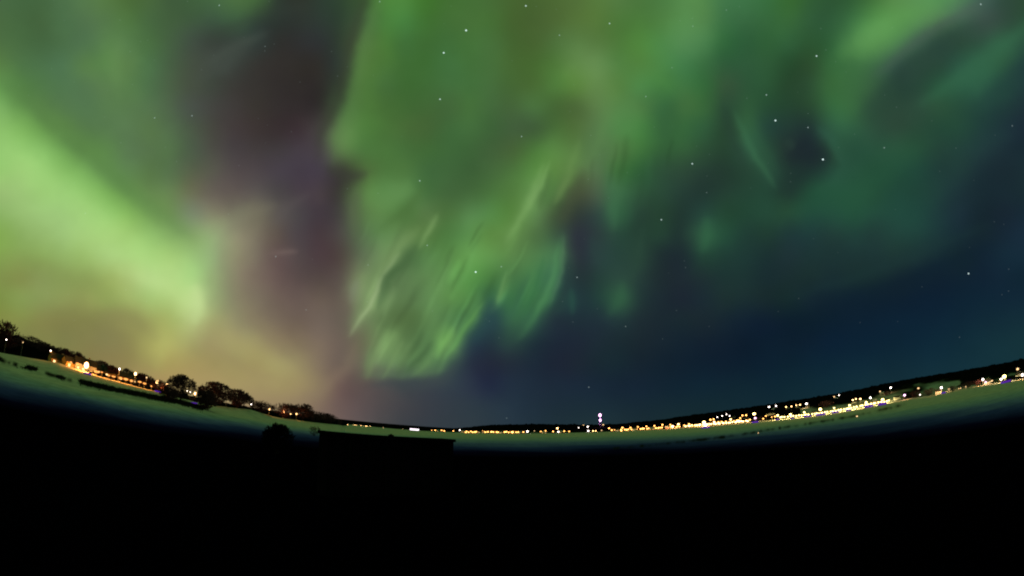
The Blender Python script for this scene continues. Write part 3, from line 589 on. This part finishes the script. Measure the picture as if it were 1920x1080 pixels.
make_lamp(1883, 706, 'lime', 4.0, 'very big yellow floodlight near the right edge', light=14000, hgt=8, lcol=(1, .8, .4))
make_lamp(1877, 711, 'white_l', 2.2, 'lamp low beside the very big yellow floodlight', hgt=4)
make_lamp(1908, 692, 'dim', 2.4, 'dim golden lamp uphill near the right edge')
make_lamp(1917, 703, 'white_l', 2.6, 'white lamp cut by the right edge of the view', light=5000)
make_lamp(1607, 780, 'dim', 1.5, 'small dim lantern alone out on the snowy ice', name='ice')
make_lamp(1422, 812, 'dim', .8, 'barely visible lantern on the dark ice crack', name='ice')
# near left shore
LEFT = [(12,637,'white_l',1.9,'lamp at the far left edge under the dark treetop',0),(43,642,'dim',1.5,'small dim lamp on the dark slope at left',0),
 (95,658,'white_l',2.3,'lamp with bluish glow before the orange houses',900),(162,685,'warm',8.0,'biggest blazing lamp among the orange lit houses',9000),
 (224,692,'white_l',2.8,'white lamp over the orange roofs right of the blazing one',1500),(254,701,'warm',4.2,'golden flaring lamp over the orange houses',3000),
 (275,708,'dim',2.2,'dim lamp between the golden flare and the tall tree',0),(295,717,'warm',5.4,'bright golden lamp left of the round tree',3500),
 (313,721,'warm',2.6,'small golden lamp touching the round tree',900),(344,731,'white_l',1.5,'tiny lamp first in the string behind the round tree',0),
 (351,733,'white_l',1.6,'tiny lamp second in the string behind the round tree',0),(357,735,'white_l',1.9,'lamp third in the string behind the round tree',0),
 (366,738,'warm',3.6,'bright lamp ending the string between the two big trees',2500),(425,748,'white_l',1.4,'tiny lamp under the wide tree pair',0),
 (471,758,'white_l',1.7,'small lamp left of the low reddish copse',0),(505,767,'warm',2.6,'warm lamp on the right side of the low copse',700),
 (532,772,'warm',2.5,'warm lamp under the double copse, left of three',700),(545,776,'warm',1.9,'warm lamp under the double copse, middle of three',0),
 (556,776,'warm',2.1,'warm lamp under the double copse, right of three',500),(329,753,'dim',2.2,'dim grey lamp low by the shore below the round tree',0)]
for (px, py, m_, rd, l, en) in LEFT: make_lamp(px, py, m_, rd * .72, l, light=en * 1.1, hgt=(2.2 if px > 400 else 6.0), lcol=(1, .38, .07))

seg([(133,680),(146,682,'orange',3.6),(181,697,'orange',3.2),(191,698),(204,704,'orange',2.2),(213,706),(226,709),(236,711,'orange',2.3),(246,714),(262,716,'orange',2.2),(271,719),(284,724),(305,728)],  # added lamp shapes standing in for the orange glow of house fronts
    'orange', 2.2, 'small added orange glow among the lit houses on the left shore', 'added orange glows among the left houses', 4, light=320)
# ---------------------------------------------------------------- mast
a, r, z, g = place(1125, 797, 4, 1.3)
_, e1 = azel(1125.3, 778.5); _, e2 = azel(1126.3, 788)
zt, zm = H_CAM + r * math.tan(e1) - g, H_CAM + r * math.tan(e2) - g
t = empty('radio_mast', at(a, r, g), -a); tag(t, 'tall thin mast with two pinkish white lights on the far shore', 'mast')
mm = MB()
for (sx, sy) in ((-1, -1), (1, -1), (1, 1), (-1, 1)): mm.tube((sx * 1.5, sy * 1.5, 0), (sx * .6, sy * .6, zt), .2, .14, 6)
nz = 12
for k in range(nz):
    z0, z1 = zt * k / nz, zt * (k + 1) / nz; w0, w1 = 1.5 - .9 * k / nz, 1.5 - .9 * (k + 1) / nz
    for (p, q) in (((-1, -1), (1, -1)), ((1, -1), (1, 1)), ((1, 1), (-1, 1)), ((-1, 1), (-1, -1))):
        mm.tube((p[0] * w0, p[1] * w0, z0), (q[0] * w1, q[1] * w1, z1), .1, .1, 5)
mm.build('lattice_frame', MT['pole'], t)
MB().box(-1.6, 1.6, -1.6, 1.6, zm - 2.2, zm - 1.9).build('platform', MT['pole'], t)
ball('beacon_lamp', 2.6 / FPX * r, MT['violet'], t, (0, 0, zt), 2, 1.15)
ball('beacon_lamp', 2.1 / FPX * r, MT['violet'], t, (.6, 0, zm), 2, 1.15)
for zz in (zt, zm):
    ld = bpy.data.lights.new('beacon_light', 'POINT'); ld.energy = 14000; ld.color = (.8, .25, .8); ld.shadow_soft_size = .5
    lo = bpy.data.objects.new('beacon_light', ld); COL.objects.link(lo); lo.parent = t; lo.location = (0, -4.5, zz - 5)
make_lamp(1131, 796.5, 'dim', 1.4, 'dim orange lamp at the foot of the mast', hgt=4)

# ---------------------------------------------------------------- houses
def house_proto(w, d, h, rh, wall, roof, lit):
    t = empty('house', (0, 0, 0))
    b = MB(); x, y = w / 2, d / 2
    b.poly([(-x, -y, -3), (x, -y, -3), (x, y, -3), (-x, y, -3), (-x, -y, h), (x, -y, h), (x, y, h), (-x, y, h), (-x, 0, h + rh), (x, 0, h + rh)],
           [(0, 1, 5, 4), (1, 2, 6, 9, 5), (2, 3, 7, 6), (3, 0, 4, 8, 7)])
    b.build('wall', MT[wall], t)
    r_ = MB(); o, th = .45, .22; s = rh / y
    for sg in (-1, 1):
        yo = sg * (y + o); zo = h - o * s
        r_.poly([(-x - o, yo, zo + .01), (x + o, yo, zo + .01), (x + o, 0, h + rh + .01), (-x - o, 0, h + rh + .01),
                 (-x - o, yo, zo + th), (x + o, yo, zo + th), (x + o, 0, h + rh + th), (-x - o, 0, h + rh + th)],
                [(0, 1, 2, 3), (4, 5, 6, 7), (0, 1, 5, 4), (1, 2, 6, 5), (3, 0, 4, 7)])
    rf = r_.build('roof', MT[roof], t)
    MB().box(x * .3, x * .3 + .8, .3, 1.0, h + rh * .5, h + rh + 1.0).build('chimney', MT['concrete'], rf)
    n = max(2, int(w / 3))
    for i in range(n):
        cx = -x + w * (i + .5) / n
        if i == n // 2:
            MB().box(cx - .5, cx + .5, -y - .08, -y - .01, 0, 2.1).build('door', MT['grey'], t); continue
        f = MB().box(cx - .7, cx + .7, -y - .07, -y - .01, 1.0, 2.4).build('window', MT['white'], t)
        MB().box(cx - .58, cx + .58, -y - .1, -y - .072, 1.12, 2.28).build('pane', MT['win' if (i in lit) else 'winoff'], f)
    return t
PRO = {}
HALL = 1
def put_house(kind, px, py, label, group=None, yaw=0.0, front=False, sc_=1.0):
    if px < 640 or front: a, r, g = ground_hit(px, py)
    else: a, r, g = ground_hit(px, py)
    if py < np.interp(px, [0,175,281,469,650,960,1300,1536,1757,1920], [661,702,731,763,798,812,801,778,738,710]) - 1:
        a, r, z_, g = place(px, py, .5)
    spec = {'red': (9, 7, 3.4, 2.6, 'red', 'snowroof', (0,)), 'ochre': (11, 7, 3.2, 2.4, 'ochre', 'snowroof', (0, 2)), 'white': (12, 8, 5.2, 2.8, 'white', 'roof', (0, 1)),
            'grey': (16, 9, 4.6, 1.6, 'grey', 'roof', (0, 1, 4)), 'block': (22, 10, 7.5, 1.2, 'white', 'roof', (0, 1, 3, 5)),
            'ochre_dark': (11, 7, 3.2, 2.4, 'ochre', 'roof', (0, 2)), 'red_dark': (9, 7, 3.4, 2.6, 'ochre', 'roof', (0,)), 'white_dark': (12, 8, 4.2, 2.8, 'white', 'roof', (0, 1))}[kind]
    if kind not in PRO: PRO[kind] = house_proto(*spec); t = PRO[kind]
    else:
        t = copy_tree(PRO[kind])
        for k in ('group',):
            if k in t: del t[k]
    t.location = at(a, r + 3, g); t.rotation_euler = (0, 0, -a + yaw); t.scale = (sc_,) * 3
    tag(t, label, 'house', group)
    return t
# left shore, lit orange
LH = [('ochre', 135, 690, 'ochre house glowing orange left of the blazing lamp', .2), ('white', 158, 697, 'pale house bleached by the blazing lamp beside it', -.1),
      ('ochre', 188, 703, 'orange lit gabled house right of the blazing lamp', .3), ('red', 208, 709, 'low orange lit house with steep roof in the middle of the lit row', -.2),
      ('ochre', 233, 716, 'orange house below the white lamp', .1), ('white', 256, 721, 'pale house under the golden flaring lamp', -.3),
      ('red', 281, 727, 'small dim orange house left of the bright golden lamp', .2), ('ochre', 110, 684, 'small dark house at the left end of the lit row', 0)]
for k, px, py, l, yw in LH: put_house(k + '_dark', px, py - 4, l, yaw=yw + .3, sc_=.9)
fh = [(k, x, np.interp(x, [800,960,1158,1300,1427,1536,1695,1757,1823,1920], [808,811,807,799,788,776.5,748,738,723,709])) for k, x in
      zip(['red','ochre','grey','white','red','ochre','red','grey','white','ochre','red','grey','ochre','white'], [822,868,902,940,976,1020,1052,1160,1190,1222,1250,1288,1310,1345])]
for i, (k, x, y) in enumerate(fh):
    lft = x < 1100
    nm = {'red': 'red', 'ochre': 'ochre', 'grey': 'long grey', 'white': 'tall white'}[k]
    put_house(k, x, y, f'{nm} house among the amber lamps on the far shore {"left" if lft else "right"} of the mast', f'{nm} far houses {"left" if lft else "right"} of the mast', yaw=random.uniform(-.4, .4), sc_=.8)
RH = [('white', 1375, 784, 'white house on the slope behind the crowded harbour lamps'), ('grey', 1398, 786, 'long grey shed under the uphill floodlight'), ('block', 1445, 779, 'pale block between harbour and bright quay'),
      ('red', 1450, 768, 'red house below the pair of white slope lamps'), ('ochre', 1478, 767, 'ochre house left in the hillside street row'), ('red', 1494, 765, 'red house in the middle of the hillside street row'),
      ('white', 1514, 762, 'white house at the right end of the hillside row'), ('grey', 1528, 774, 'grey warehouse behind the biggest quay glow'), ('red', 1568, 748, 'small red house on the snowy knoll'),
      ('white', 1603, 756, 'peach lit white house above the quay'), ('ochre', 1616, 754, 'ochre house next right of the peach lit white one'), ('red', 1640, 752, 'red house by the round white lamp'),
      ('ochre', 1654, 738, 'ochre house near the dim orange slope lamp'), ('white', 1682, 748, 'long pale shore house at the right end of the quay'), ('white', 1760, 737, 'pale lit boathouse at the shore'),
      ('grey', 1805, 729, 'grey shore house between dark trees'), ('white', 1852, 719, 'white house by the lit slope road'), ('ochre', 1880, 713, 'ochre house blazing under the very big floodlight'), ('white', 1912, 706, 'white house cut by the right edge')]
for k, px, py, l in RH: put_house(k, px, py, l, yaw=random.uniform(-.35, .35), sc_=.62)

# ---------------------------------------------------------------- bare winter trees
def tree(px, top, base, wpx, label, kind='winter_tree', cat='tree', group=None, dist=None, dense=1.0, squat=False, n=None):
    if dist: a, e_ = azel(px, base); r = dist; g = float(ground_z(a, r))
    else:
        line = np.interp(px, [0,175,281,469,650,960,1300,1536,1757,1920], [661,702,731,763,798,812,801,778,738,710])
        if base < line - 2: a, r, z_, g = place(px, base, .3)
        else: a, r, g = ground_hit(px, base)
    a2, et = azel(px, top); hgt = H_CAM + r * math.tan(et) - g
    if hgt < 1: hgt = (base - top) / FPX * r
    W = wpx / FPX * r / 2
    t = empty(kind, at(a, r, g), random.uniform(0, 6.28)); tag(t, label, cat, group)
    tr = MB(); k = max(hgt * .035, .06)
    th_ = hgt * (.08 if squat else .28)
    if squat:
        for q in range(5):
            b = q * 1.257 + .3; tr.tube((.1 * math.cos(b), .1 * math.sin(b), -.3), (W * .3 * math.cos(b), W * .3 * math.sin(b), hgt * .5), k * .6, k * .3, 6)
    else:
        tr.tube((0, 0, -.5), (0, 0, th_), k, k * .75); tr.tube((0, 0, th_), (hgt * .02, 0, hgt * .7), k * .75, k * .25)
    tips = []
    nb = 5 if squat else 9
    for q in range(nb):
        b = q * 2.4 + random.random(); zz = th_ * random.uniform(.8, 1.2); el_ = random.uniform(.35, 1.2); L_ = random.uniform(.55, .8)
        p1 = (W * L_ * math.cos(b) * math.cos(el_), W * L_ * math.sin(b) * math.cos(el_), zz + (hgt - zz) * L_ * math.sin(el_) * .9)
        tr.tube((0, 0, zz * .9), p1, k * .45, k * .12, 5); tips.append(p1)
    tr.build('trunk', MT['bark'], t)
    # crown of twigs: slivers spread through uneven clumps
    cz0 = hgt * (.05 if squat else .14); ch = (hgt - cz0) / 2; cz = cz0 + ch
    N_ = n or 1500; cl = [(random.gauss(0, .45), random.gauss(0, .45), random.gauss(0, .45)) for _ in range(26)]
    vs, fs = [], []
    for i in range(N_):
        if random.random() < .75:
            c = random.choice(cl); p = np.array(c) + rng.normal(0, .2, 3)
        else: p = rng.normal(0, .5, 3)
        rr = np.linalg.norm(p)
        if rr > 1: p = p / rr * random.uniform(.8, 1.0)
        if p[2] < -.5 and rr > .6: p[:2] *= .7
        P = np.array([p[0] * W, p[1] * W, cz + p[2] * ch])
        dirv = np.array([p[0], p[1], p[2] + .6]) + rng.normal(0, .5, 3); dirv /= np.linalg.norm(dirv)
        ln = hgt * random.uniform(.05, .11) * dense; wd = hgt * random.uniform(.006, .012) * dense
        sd = np.cross(dirv, rng.normal(0, 1, 3)); sd /= np.linalg.norm(sd) + 1e-9; b = len(vs)
        vs += [tuple(P - sd * wd), tuple(P + sd * wd), tuple(P + dirv * ln + sd * wd * .3 + rng.normal(0, .02, 3)), tuple(P + dirv * ln * .5 + sd * wd * 3)]
        fs += [(b, b + 1, b + 2), (b, b + 3, b + 2)]
    MB().poly(vs, fs).build('crown', MT['near' if dist else 'twig'], t)
    return t
tree(6, 603, 655, 62, 'dark round treetop rising over the slope at the far left edge', dense=1.4)
tree(338, 704, 752, 56, 'round bare tree with lamps showing through it', dense=1.25, n=2200)
tree(384, 733, 768, 44, 'low dark bush in front of the wide tree pair', 'bush', 'bush', squat=True, dense=1.6, n=2200)
tree(403, 719, 756, 66, 'wide bare tree left of the pair behind the low bush', dense=1.5, n=2400)
tree(445, 732, 764, 54, 'reddish dark tree right in the wide pair', dense=1.6, n=2200)
tree(491, 752, 766, 50, 'low broad tree of the small reddish copse', dense=1.7)
tree(534, 757, 777, 50, 'rounded tree behind the three warm lamps', dense=1.7)
tree(567, 758, 783, 40, 'taller rounded tree right of the three warm lamps', dense=1.7)
tree(590, 771, 787, 44, 'small tree stepping down toward the headland tip', dense=1.8)
tree(616, 776, 795, 34, 'last cluster tree near the headland tip', dense=1.8)
tree(637, 788, 797, 9, 'tiny lone tree at the very tip of the headland', dense=1.8, n=500)
tree(473, 746, 760, 6, 'thin small tree poking up between the copses', dense=1.2, n=200)
for i, (x, tp, bs, w, l) in enumerate([(118, 655, 676, 26, 'bare tree left of the orange houses'), (140, 662, 682, 30, 'brownish tree tops over the orange houses'), (190, 680, 699, 26, 'dark tree right behind the blazing lamp'),
        (240, 695, 712, 24, 'dark tree between white and golden lamps'), (270, 704, 722, 26, 'dark tree right of the golden flare'), (300, 716, 736, 24, 'dark tree left beside the round tree'),
        (315, 728, 752, 26, 'low dark tree under the round tree on its left'), (210, 688, 706, 18, 'small dark tree above the orange roofs'), (60, 634, 650, 40, 'dark shrubby tree on the left slope crest'), (85, 645, 662, 30, 'dark tree beside the bluish glowing lamp')]):
    tree(x, tp - 2, bs, w * 1.45, l, dense=1.7, n=1600)
for i, (x, tp, bs, w, l) in enumerate([(1550, 752, 764, 30, 'dark copse tree below the snowy knoll'), (1716, 733, 745, 22, 'dark shore tree left of the small lamp'), (1742, 729, 741, 26, 'dark shore tree right of the small lamp'),
        (1786, 724, 735, 16, 'dark tree right of the boathouse'), (1816, 716, 729, 26, 'largest dark tree in the right shore row'), (1832, 713, 724, 16, 'dark tree left of the lit slope road'), (1664, 734, 741, 18, 'dark bush patch under the lone slope lamp'), (1700, 745, 750, 14, 'low dark tree by the cool white lamp')]):
    tree(x, tp, bs, w, l, dense=1.8, n=700)
# nearer, on the black headland
tree(520, 796, 846, 58, 'dark rounded bush in the near dark left of the long shed', 'bush', 'bush', squat=True, dist=75, dense=1.2, n=3000)
tree(589, 799, 817, 22, 'small ragged shrub touching the left end of the long shed', 'shrub', 'shrub', squat=True, dense=1.9, n=260)

# ---------------------------------------------------------------- long low shed in front
aL, eL = azel(597, 808); aR, eR = azel(855, 824)
z_top = 5.75
rL, rR = (z_top - H_CAM) / math.tan(eL), (z_top - H_CAM) / math.tan(eR)
pL, pR = at(aL, rL, 0), at(aR, rR, 0)
dv = pR - pL; Ls = dv.length; yaw = math.atan2(dv.y, dv.x)
t = empty('shed', (pL.x, pL.y, 0), yaw); tag(t, 'long low tarred shed with flat roof standing in the near dark', 'shed')
MB().box(1.1, Ls - .1, .25, 2.0, -.6, z_top - .3).build('wall', MT['shed'], t)
rf = MB().box(1.0, Ls, 0, 2.2, z_top - .29, z_top).build('roof', MT['shed'], t)
MB().box(Ls * .505, Ls * .53, .8, 1.2, z_top, z_top + .16).tube((Ls * .5175, 1.0, z_top + .16), (Ls * .5175, 1.0, z_top + .24), .1, .1).build('roof_vent', MT['shed'], rf)
for k in range(8): MB().box(Ls * k / 8 + 1.2, Ls * k / 8 + 1.42, .15, .248, 0, z_top - .3).build('batten', MT['shedtrim'], t)

# ---------------------------------------------------------------- dry scrub along the left shore (uncountable)
vs, fs = [], []
for i in range(9000):
    x = random.uniform(-40, 380); y = np.interp(x, [-60,0,60,130,200,290,335,380], [660,675,692,712,728,746,754,766]) + random.gauss(0, 2.0)
    nn = vnoise(np.array([x / 22.]), np.array([y / 9.]), 1)[0]
    if nn < (.25 if x < 150 else -.35): continue
    a, e_ = azel(x, y); r = None
    lo, hi = 15.0, float(d_shore(a)) * .99
    for _ in range(14):
        mid = (lo + hi) / 2
        if float(ground_z(a, mid)) < H_CAM + mid * math.tan(e_): lo = mid
        else: hi = mid
    r = lo; g = float(ground_z(a, r)); P = np.array(at(a, r, g))
    for q in range(2):
        d = np.array([random.gauss(0, .5), random.gauss(0, .5), 1.0]); L_ = random.uniform(.3, .9); sdx = np.array([math.cos(a), -math.sin(a), 0]) * random.uniform(.05, .14)
        b = len(vs); o = rng.normal(0, .4, 3) * [1, 1, 0]
        vs += [tuple(P + o - sdx), tuple(P + o + sdx), tuple(P + o + d * L_)]; fs.append((b, b + 1, b + 2))
tag(MB().poly(vs, fs).build('scrub', MT['scrub']), 'dry scrub and stones along the left snowy shore', 'scrub', kind='stuff')

# lit hall on the low far shore
a, e_ = azel(777, 805.8); r = float(d_shore(a)) * 1.01; g = float(ground_z(a, r)); k = r / FPX
t = empty('lit_hall', at(a, r, g), -a); tag(t, 'long white glowing glass fronted hall on the far shore above the shed', 'hall')
w = 8.6 * k; h = H_CAM + r * math.tan(e_) - g + 2.0 * k
MB().box(-w, w, 0, 12, -2, h).build('wall', MT['grey'], t)
MB().box(-w - .4, w + .4, -.6, 12.4, h + .01, h + .5).build('roof', MT['roof'], t)
MB().box(-w * .96, w * .96, -.3, -.02, max(h - 4.2 * k, .2), h - .2).build('glass_front', MT['hall'], t)

# ---------------------------------------------------------------- added violet glow bars standing in for lens colour fringing
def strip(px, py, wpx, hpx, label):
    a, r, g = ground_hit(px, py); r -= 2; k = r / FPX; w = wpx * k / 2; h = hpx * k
    t = empty('violet_fringe', at(a, r, g), -a + (-.15 if px > 1000 else 0)); tag(t, label, 'added violet glow')
    MB().box(-w, w, .02, .5, -.5, h).build('fringe_backing', MT['concrete'], t)
    MB().box(-w * .96, w * .96, -.12, 0, h * .1, h * .95).build('fringe_face', MT['fringe_glow'], t)
for (x, y, w, h, l) in [(1323, 802, 16, 2.6, 'added violet fringe glow at the shore under the largest yellow floodlight'), (1416, 792, 13, 2.6, 'added violet fringe glow under the uphill yellow green floodlight'), (1458, 785, 9, 1.8, 'short added violet fringe glow at the left start of the bright quay'),
     (1486, 782.5, 8, 1.5, 'faint short added violet fringe glow second from the left along the quay'), (1514, 779.5, 14, 2.8, 'added violet fringe glow left of the biggest quay glow'), (1539, 776.5, 19, 3.4, 'widest added violet fringe glow below the biggest quay glow'),
     (1566, 772, 14, 2.8, 'added violet fringe glow just right of the biggest quay glow'), (1591, 768, 10, 2.2, 'small added violet fringe glow left of the peach lit houses'), (1629, 763, 17, 3.8, 'thick added violet fringe glow below right of the peach lit houses'),
     (1654, 759, 17, 4.2, 'thick added violet fringe glow at the right end of the quay'), (1769, 737, 9, 2.2, 'small added violet fringe glow by the pale boathouse'), (1886, 717, 20, 3, 'added violet fringe glow below the very big right floodlight'),
     (164, 702, 15, 2.2, 'added violet fringe glow under the blazing lamp by the orange houses'), (296, 735, 13, 2.2, 'added violet fringe glow under the bright golden lamp left of the round tree'), (364, 757, 12, 2.2, 'added violet fringe glow between the round tree and the low bush')]:
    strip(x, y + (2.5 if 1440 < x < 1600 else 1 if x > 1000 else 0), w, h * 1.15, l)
